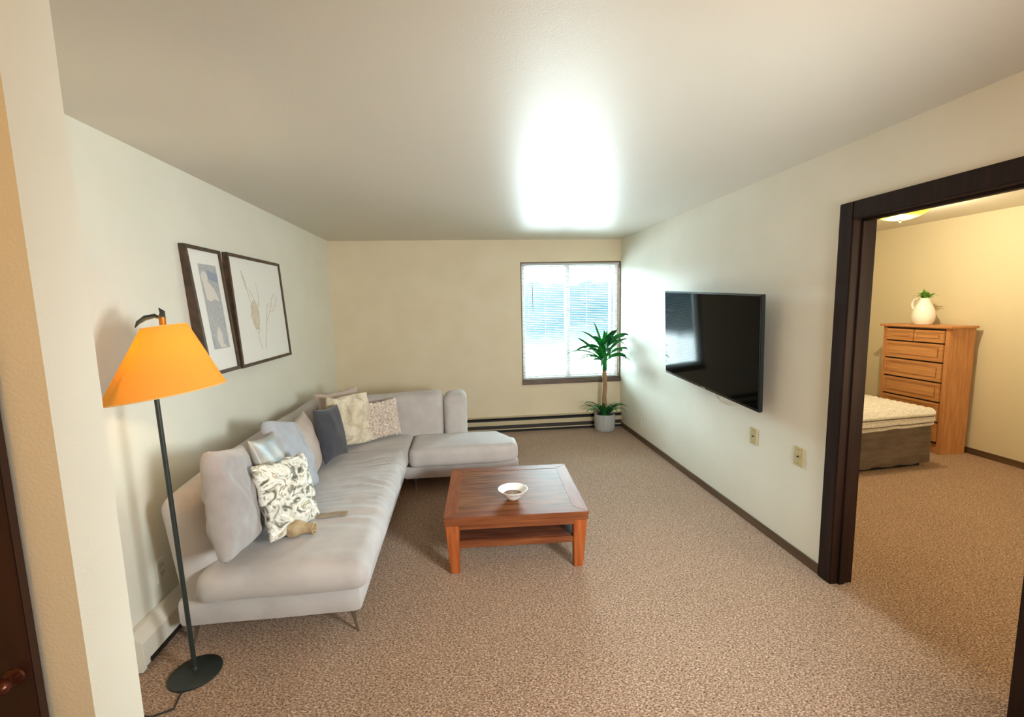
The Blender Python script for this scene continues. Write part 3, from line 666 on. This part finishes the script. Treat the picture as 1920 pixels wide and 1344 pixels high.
sc_o = MB().softbox(-0.86, -0.69, 2.53, 2.575, 0.462, 0.474, 0.005, 0.01, lambda q: q + V(0, 0.03 * (q.x + 0.86), nz(q, 12, 0.006))).build('shadow_streak', STREAK, origin=(-0.78, 2.54, 0.455))
tag(sc_o, 'thin brown strip standing in for a shadow-like streak behind the beige pouch on the sofa seat', 'streak')

# ------------------------------------------------------------------ coffee table
tcx, tcy = 0.308, 2.985
tb = thing('coffee_table', (tcx, tcy, 0), 'low square cherry wood coffee table with a lower shelf on the carpet', 'coffee table')
Rt = Matrix.Translation(V(tcx, tcy, 0)) @ Matrix.Rotation(D(-2.6), 4, 'Z')
hw, hd, zt = 0.442, 0.415, 0.375
fw_ = 0.085
def trap(pts, z0, z1):
    n = len(pts); vs = [(x, y, z0) for x, y in pts] + [(x, y, z1) for x, y in pts]
    return MB().add(vs, [tuple(range(n))[::-1], tuple(range(n, 2 * n))] + [(i, (i + 1) % n, n + (i + 1) % n, n + i) for i in range(n)])
iw, idp = hw - fw_, hd - fw_
trap([(-hw, -hd), (hw, -hd), (iw, -idp), (-iw, -idp)], zt - 0.022, zt).build('top_border', TABX, tb, bevel=0.0015, xf=Rt)
trap([(hw, hd), (-hw, hd), (-iw, idp), (iw, idp)], zt - 0.022, zt).build('top_border', TABX, tb, bevel=0.0015, xf=Rt)
trap([(-hw, hd), (-hw, -hd), (-iw, -idp), (-iw, idp)], zt - 0.022, zt).build('top_border', TABW, tb, bevel=0.0015, xf=Rt)
trap([(hw, -hd), (hw, hd), (iw, idp), (iw, -idp)], zt - 0.022, zt).build('top_border', TABW, tb, bevel=0.0015, xf=Rt)
TABP = mat('table_panel_wood', srgb(142, 90, 54), 0.5, srgb(98, 58, 34), (2.5, 45, 10), 1.4, detail=4, lo=0.4, hi=0.62, spec=0.12)
MB().box(-iw, iw, -idp, idp, zt - 0.022, zt - 0.0015).build('top_panel', TABP, tb, xf=Rt)
g = 0.006
MB().box(-hw + g, hw - g, -hd + g, hd - g, zt - 0.030, zt - 0.022).build('shadow_groove', TABX, tb, xf=Rt)
MB().box(-hw + 0.001, hw - 0.001, -hd + 0.001, hd - 0.001, zt - 0.052, zt - 0.030).build('apron_moulding', TABX, tb, bevel=0.004, xf=Rt)
a_ = 0.012
for y0, y1 in ((-hd + a_, -hd + a_ + 0.02), (hd - a_ - 0.02, hd - a_)): MB().box(-hw + 0.07, hw - 0.07, y0, y1, zt - 0.082, zt - 0.052).build('apron', TABX, tb, xf=Rt)
for x0, x1 in ((-hw + a_, -hw + a_ + 0.02), (hw - a_ - 0.02, hw - a_)): MB().box(x0, x1, -hd + 0.07, hd - 0.07, zt - 0.082, zt - 0.052).build('apron', TABX, tb, xf=Rt)
for sx_ in (-1, 1):
    for sy_ in (-1, 1):
        X, Y = sx_ * (hw - 0.008), sy_ * (hd - 0.008); top_w, bot_w = 0.085, 0.056
        ox, oy = sx_ * 0.022, sy_ * 0.022
        q = [(X, Y), (X - sx_ * top_w, Y), (X - sx_ * top_w, Y - sy_ * top_w * 0.8), (X, Y - sy_ * top_w * 0.8)]
        b = [(X - ox, Y - oy), (X - ox - sx_ * bot_w, Y - oy), (X - ox - sx_ * bot_w, Y - oy - sy_ * bot_w), (X - ox, Y - oy - sy_ * bot_w)]
        vs = [(x, y, zt - 0.052) for x, y in q] + [(x, y, 0) for x, y in b]
        MB().add(vs, [(0, 1, 2, 3), (7, 6, 5, 4)] + [(i, i + 4, (i + 1) % 4 + 4, (i + 1) % 4) for i in range(4)]).build('leg', TABV, tb, bevel=0.004, xf=Rt)
MB().box(-hw + 0.05, hw - 0.05, -hd + 0.045, hd - 0.045, 0.185, 0.207).build('shelf', mat('table_shelf_wood', srgb(120, 72, 52), 0.25, srgb(96, 54, 38), (3, 30, 10), 1.4), tb, bevel=0.002, xf=Rt)
for y0 in (-hd + 0.03, hd - 0.05): MB().box(-hw + 0.06, hw - 0.06, y0, y0 + 0.02, 0.165, 0.205).build('shelf_rail', TABX, tb, bevel=0.002, xf=Rt)

bw = thing('bowl', (0.292, 2.80, zt), 'small white bowl holding brown powder on the coffee table', 'bowl')
bc = (0.292, 2.80, zt)
br = 0.097
MB().lathe(bc, [(0.024, 0.0), (0.030, 0.001), (0.040, 0.006), (0.054, 0.020), (0.074, 0.044), (br - 0.002, 0.068), (br, 0.071), (br - 0.003, 0.072), (br - 0.008, 0.068), (0.068, 0.042), (0.048, 0.018), (0.03, 0.010), (0.001, 0.008)], 56).build('bowl_body', BOWLM, bw)
MB().lathe(bc, [(0.001, 0.046), (0.02, 0.044), (0.056, 0.038), (0.060, 0.034), (0.001, 0.024)], 36).build('bowl_contents', SOUP, bw)
# small print line on the bowl's front
m = MB(); random.seed(3)
a = -PI / 2 - 0.36
while a < -PI / 2 + 0.62:
    wd = random.uniform(0.02, 0.045); z0 = 0.050; 
    for (aa, ab, za, zb) in ((a, a + wd * 0.35, z0, z0 + 0.006), (a + wd * 0.35, a + wd, z0 + random.choice((0, 0.004)), z0 + 0.0018 + random.choice((0.0, 0.004)))):
        def rr(z): return 0.074 + (z - 0.044) / 0.024 * (br - 0.002 - 0.074) + 0.0006
        q = []
        for ang, z in ((aa, za), (ab, za), (ab, zb), (aa, zb)):
            q.append(V(bc[0] + rr(z) * math.cos(ang), bc[1] + rr(z) * math.sin(ang), bc[2] + z))
        m.add(q + [v + V(0, 0.0008, 0) for v in q], [(0, 1, 2, 3), (7, 6, 5, 4), (0, 4, 5, 1), (1, 5, 6, 2), (2, 6, 7, 3), (3, 7, 4, 0)])
    a += wd + 0.012 + (0.03 if random.random() < 0.2 else 0)
m.build('printed_line', INK, bw)

# ------------------------------------------------------------------ potted plant
px, py = 1.785, 5.50
pl = thing('potted_plant', (px, py, 0), 'tall palm-like plant with bare trunk in a ribbed grey pot by the window', 'plant')
def rib(a, z): return 1 + 0.012 * math.cos(40 * a)
MB().lathe((px, py, 0), [(0.108, 0.0), (0.116, 0.004), (0.126, 0.04), (0.130, 0.12), (0.129, 0.215), (0.127, 0.222), (0.121, 0.222), (0.119, 0.19), (0.001, 0.19)], 200, fn=rib).build('pot', POTM, pl, angle=70)
MB().lathe((px, py, 0), [(0.117, 0.191), (0.117, 0.197), (0.06, 0.204), (0.001, 0.206)], 32).build('soil', SOIL, pl)
random.seed(11)
tp = [(px + 0.006 * math.sin(k * 1.1), py + 0.004 * math.cos(k), 0.19 + 0.055 * k) for k in range(12)]
MB().tube(tp, [0.027 + 0.002 * math.sin(k * 2.2) for k in range(12)], 16).build('trunk', TRUNK, pl)
MB().tube([(px, py, 0.78), (px, py, 0.86), (px + 0.004, py, 0.95), (px, py, 1.05)], [0.030, 0.03, 0.028, 0.014], 12).build('green_stem', LEAF, pl)
def strap(mb, base, az, up_, L, wmax, droop, n=12, twist=0.0):
    p0 = V(*base); el = up_; pts = []; q = p0.copy(); h = V(math.cos(az), math.sin(az), 0)
    st = L / n
    for i in range(n + 1):
        pts.append((q.copy(), el)); t = i / n
        q = q + (h * math.cos(el) + V(0, 0, 1) * math.sin(el)) * st
        el -= droop * (0.4 + 1.2 * t) / n
    side = V(-math.sin(az), math.cos(az), 0)
    vs = []; fs = []
    for i, (q, e) in enumerate(pts):
        t = i / n; wd = wmax * (math.sin(PI * min(1, 0.12 + t * 0.88)) ** 0.7) * (1 if t < 0.98 else 0.2) + 0.001
        nrm = V(0, 0, 1) * math.cos(e) - h * math.sin(e); tw_ = twist * (0.4 + 0.6 * t)
        sd = (side * math.cos(tw_) + nrm * math.sin(tw_))
        vs += [q - sd * wd / 2 + nrm * wd * 0.14, q, q + sd * wd / 2 + nrm * wd * 0.14]
    for i in range(n):
        a = 3 * i; fs += [(a, a + 1, a + 4, a + 3), (a + 1, a + 2, a + 5, a + 4)]
    k = len(vs); vs += [v - V(0, 0, 0.0012) for v in vs]
    fs += [tuple(j + k for j in f[::-1]) for f in list(fs)]
    for i in range(n):
        a = 3 * i; fs += [(a, a + 3, a + 3 + k, a + k), (a + 2, a + 2 + k, a + 5 + k, a + 5)]
    for v in vs:
        if v.y > 5 and v.x > XR - 0.03: v.x = XR - 0.03 + 0.02 * math.tanh((v.x - XR + 0.03) * 10)
        if v.y > YB - 0.035 and v.x < 3: v.y = YB - 0.035
    mb.add(vs, fs)
crown = MB()
AZ = lambda d: D(d)
spec = [ # azimuth (0 = +x, right in view), start elevation, length, width, droop
    (178, 48, .44, .05, .3), (160, 76, .46, .05, .1), (100, 85, .36, .05, .1), (25, 70, .40, .045, .9), (0, 58, .36, .045, 1.3), (335, 62, .38, .05, 1.7),
    (190, 35, .42, .045, 1.6), (205, 52, .42, .045, 2.1), (230, 45, .40, .05, 2.0), (255, 60, .38, .05, 2.2), (280, 68, .36, .055, 1.6), (300, 50, .38, .05, 2.2),
    (320, 38, .36, .045, 1.9), (350, 30, .32, .045, 1.7), (15, 40, .30, .045, 1.6), (40, 60, .28, .045, 1.8), (140, 40, .30, .045, 1.8), (165, 22, .38, .04, 1.4),
    (215, 25, .38, .045, 1.7), (245, 20, .34, .045, 1.8), (270, 82, .34, .05, .4), (310, 74, .32, .05, .5), (80, 50, .22, .045, 1.2), (118, 58, .26, .045, 1.2),
    (172, 40, .50, .04, 1.5), (186, 20, .46, .042, 1.6), (198, 5, .42, .04, 1.3), (220, 60, .34, .06, .8), (250, 75, .30, .06, .6), (290, 66, .34, .06, 1.0), (330, 70, .40, .045, 1.2), (345, 48, .38, .04, 1.6), (5, 20, .34, .04, 1.5), (150, 62, .40, .045, .9), (262, 30, .34, .05, 1.8), (235, 50, .30, .06, 1.2)]
for k, (az, el, L, wd, dr_) in enumerate(spec):
    strap(crown, (px, py, 0.89 + 0.15 * (k % 6) / 5), AZ(az), D(el), L * 1.08, wd * 1.2, dr_, twist=(random.uniform(0.5, 1.1) if math.cos(D(az)) < 0 else -random.uniform(0.5, 1.1)))
crown.build('crown_leaves', LEAF, pl, angle=80)
low = MB()
for k in range(26):
    az = 180 + 14.0 * k + random.uniform(-8, 8); az %= 360
    L = random.uniform(0.22, 0.34)
    if 20 < az < 150: L *= 0.55
    if az < 20 or az > 340: L *= 0.85
    strap(low, (px + 0.05 * math.cos(D(az)), py + 0.05 * math.sin(D(az)), 0.205), D(az), D(random.uniform(52, 78)), L, 0.040, random.uniform(1.6, 2.5), n=9, twist=random.uniform(-.6, .6))
low.build('lower_leaves', LEAFD, pl, angle=80)

# ------------------------------------------------------------------ bedroom: bed, dresser, pitcher, ceiling lamp
bed = thing('bed', (3.7, 4.6, 0), 'bed with ribbed cream cover and brown skirt, seen through the doorway', 'bed')
bx0_, bx1_, by0, by1 = 2.95, 4.43, 3.70, 5.62
Rb = Matrix.Translation(V(4.43, 3.7, 0)) @ Matrix.Rotation(D(4.5), 4, 'Z') @ Matrix.Translation(V(-4.43, -3.7, 0))
def skirt_fn(q):
    s_ = q.x * 24 + q.y * 24; k = max(0, 1 - q.z / 0.34)
    out = 0.012 * math.sin(s_) * (0.4 + k) + 0.01 * noise.noise(q * 6)
    if q.y < by0 + 0.06: q = q + V(0, -out, 0)
    if q.x > bx1_ - 0.06: q = q + V(out, 0, 0)
    return q
MB().softbox(bx0_ + 0.05, bx1_ - 0.01, by0 + 0.01, by1, 0.035, 0.42, 0.02, 0.03, skirt_fn).build('bed_skirt', SKIRT, bed, xf=Rb)
MB().box(bx0_ + 0.1, bx1_ - 0.06, by0 + 0.06, by1 - 0.06, 0.0, 0.036).build('frame_rail', DARK, bed, xf=Rb)
def comf_fn(q):
    rib_ = -math.sin((q.y - q.z) * 2 * PI / 0.065)
    d = 0.006 * rib_ + 0.003 * noise.noise(q * 14)
    z = q.z
    if q.z > 0.45: z += d + 0.005 * noise.noise(q * 3)
    else: z += 0.02 * noise.noise(V(q.x * 5, q.y * 5, 1))
    y = q.y - (0.006 * rib_ if q.y < by0 + 0.05 else 0)
    x = q.x + (0.006 * rib_ if q.x > bx1_ - 0.05 else 0)
    return V(x, y, z)
MB().softbox(bx0_, bx1_ + 0.015, by0 - 0.015, by1, 0.385, 0.575, 0.06, 0.015, comf_fn).build('comforter', COMF, bed, xf=Rb)

ds = thing('dresser', (4.98, 4.3, 0), 'tall oak chest of drawers against the bedroom wall behind the bed', 'dresser')
dx0, dx1, dy0, dy1, dz = 4.84, 5.13, 3.97, 4.69, 1.30
MB().box(dx0 + 0.016, dx1, dy0, dy1, 0.0, dz).build('carcass', OAKV, ds, bevel=0.003)
MB().box(dx0, dx0 + 0.02, dy0, dy0 + 0.045, 0.0, dz).box(dx0, dx0 + 0.02, dy1 - 0.045, dy1, 0.0, dz).build('front_stile', OAKV, ds, bevel=0.003)
MB().box(dx0 - 0.03, dx1, dy0 - 0.03, dy1 + 0.03, dz, dz + 0.024).build('top', OAK, ds, bevel=0.005)
def drawer(y0, y1, z0, z1):
    d = MB().box(dx0 - 0.006, dx0 + 0.012, y0, y1, z0, z1).build('drawer', OAK, ds, bevel=0.002)
    b = 0.028; m = MB()
    m.box(dx0 - 0.012, dx0 - 0.006, y0, y1, z0, z0 + b).box(dx0 - 0.012, dx0 - 0.006, y0, y1, z1 - b, z1).box(dx0 - 0.012, dx0 - 0.006, y0, y0 + b, z0 + b, z1 - b).box(dx0 - 0.012, dx0 - 0.006, y1 - b, y1, z0 + b, z1 - b)
    m.build('drawer_frame', OAK, d, bevel=0.003)
    MB().box(dx0 - 0.011, dx0 - 0.006, y0 + b + 0.02, y1 - b - 0.02, z0 + b + 0.015, z1 - b - 0.015).build('raised_panel', OAK, d, bevel=0.004)
ym = (dy0 + dy1) / 2
drawer(dy0 + 0.05, ym - 0.006, 1.15, 1.275); drawer(ym + 0.006, dy1 - 0.05, 1.15, 1.275)
for z0, z1 in ((0.955, 1.135), (0.75, 0.938), (0.545, 0.733), (0.335, 0.528), (0.125, 0.318)): drawer(dy0 + 0.05, dy1 - 0.05, z0, z1)
MB().box(dx0 + 0.013, dx0 + 0.0165, dy0 + 0.045, dy1 - 0.045, 0.1, dz - 0.01).build('drawer_gaps', DARK, ds)

vx, vy, vz = 4.95, 4.35, dz + 0.024
vt = thing('pitcher', (vx, vy, vz), 'white ceramic pitcher with a looped handle on the dresser', 'pitcher')
MB().lathe((vx, vy, vz), [(0.06, 0), (0.075, 0.004), (0.093, 0.04), (0.100, 0.09), (0.092, 0.15), (0.070, 0.205), (0.050, 0.245), (0.043, 0.27), (0.047, 0.285), (0.043, 0.285), (0.038, 0.265), (0.001, 0.24)], 40).build('pitcher_body', VASEM, vt)
hp = []
for i in range(13):
    a = -0.6 + (PI + 0.9) * i / 12; hp.append((vx, vy + 0.075 + 0.055 * math.sin(a), vz + 0.215 + 0.062 * -math.cos(a)))
MB().tube(hp, 0.012, 10).build('handle', VASEM, vt)
random.seed(5)
m = MB()
for k in range(46):
    a = random.uniform(0, 2 * PI); e = random.uniform(0.5, 1.5)
    strap(m, (vx + random.uniform(-.02, .02), vy + random.uniform(-.03, .03), vz + 0.272 + random.uniform(0, .03)), a, e, random.uniform(0.05, 0.10), 0.028, random.uniform(0.5, 2.0), n=5)
for a in (1.2, 1.7, 4.7, 5.0): strap(m, (vx, vy, vz + 0.27), a, 0.75, 0.15, 0.006, 1.8, n=7)
sp = m.build('green_sprig', SPRIG, origin=(vx, vy, vz + 0.26))
tag(sp, 'bushy green sprig standing in the white pitcher on the dresser', 'plant')

cx_, cy_ = 3.95, 3.75
cl = thing('ceiling_light', (cx_, cy_, H), 'lit round yellow glass ceiling light in the bedroom beyond the doorway', 'ceiling light')
MB().lathe((cx_, cy_, 0), [(0.10, H - 0.001), (0.10, H - 0.03), (0.06, H - 0.032)], 40).build('ceiling_pan', BRASS, cl)
MB().lathe((cx_, cy_, 0), [(0.205, H - 0.028), (0.203, H - 0.045), (0.18, H - 0.075), (0.13, H - 0.105), (0.07, H - 0.122), (0.005, H - 0.126), (0.005, H - 0.122), (0.13, H - 0.10), (0.175, H - 0.07), (0.20, H - 0.028), (0.205, H - 0.028)], 64, closed=True).build('glass_dome', DOMEM, cl, angle=80)
MB().lathe((cx_, cy_, 0), [(0.002, H - 0.148), (0.009, H - 0.142), (0.012, H - 0.132), (0.01, H - 0.124), (0.004, H - 0.03)], 20).build('finial', BRASS, cl)
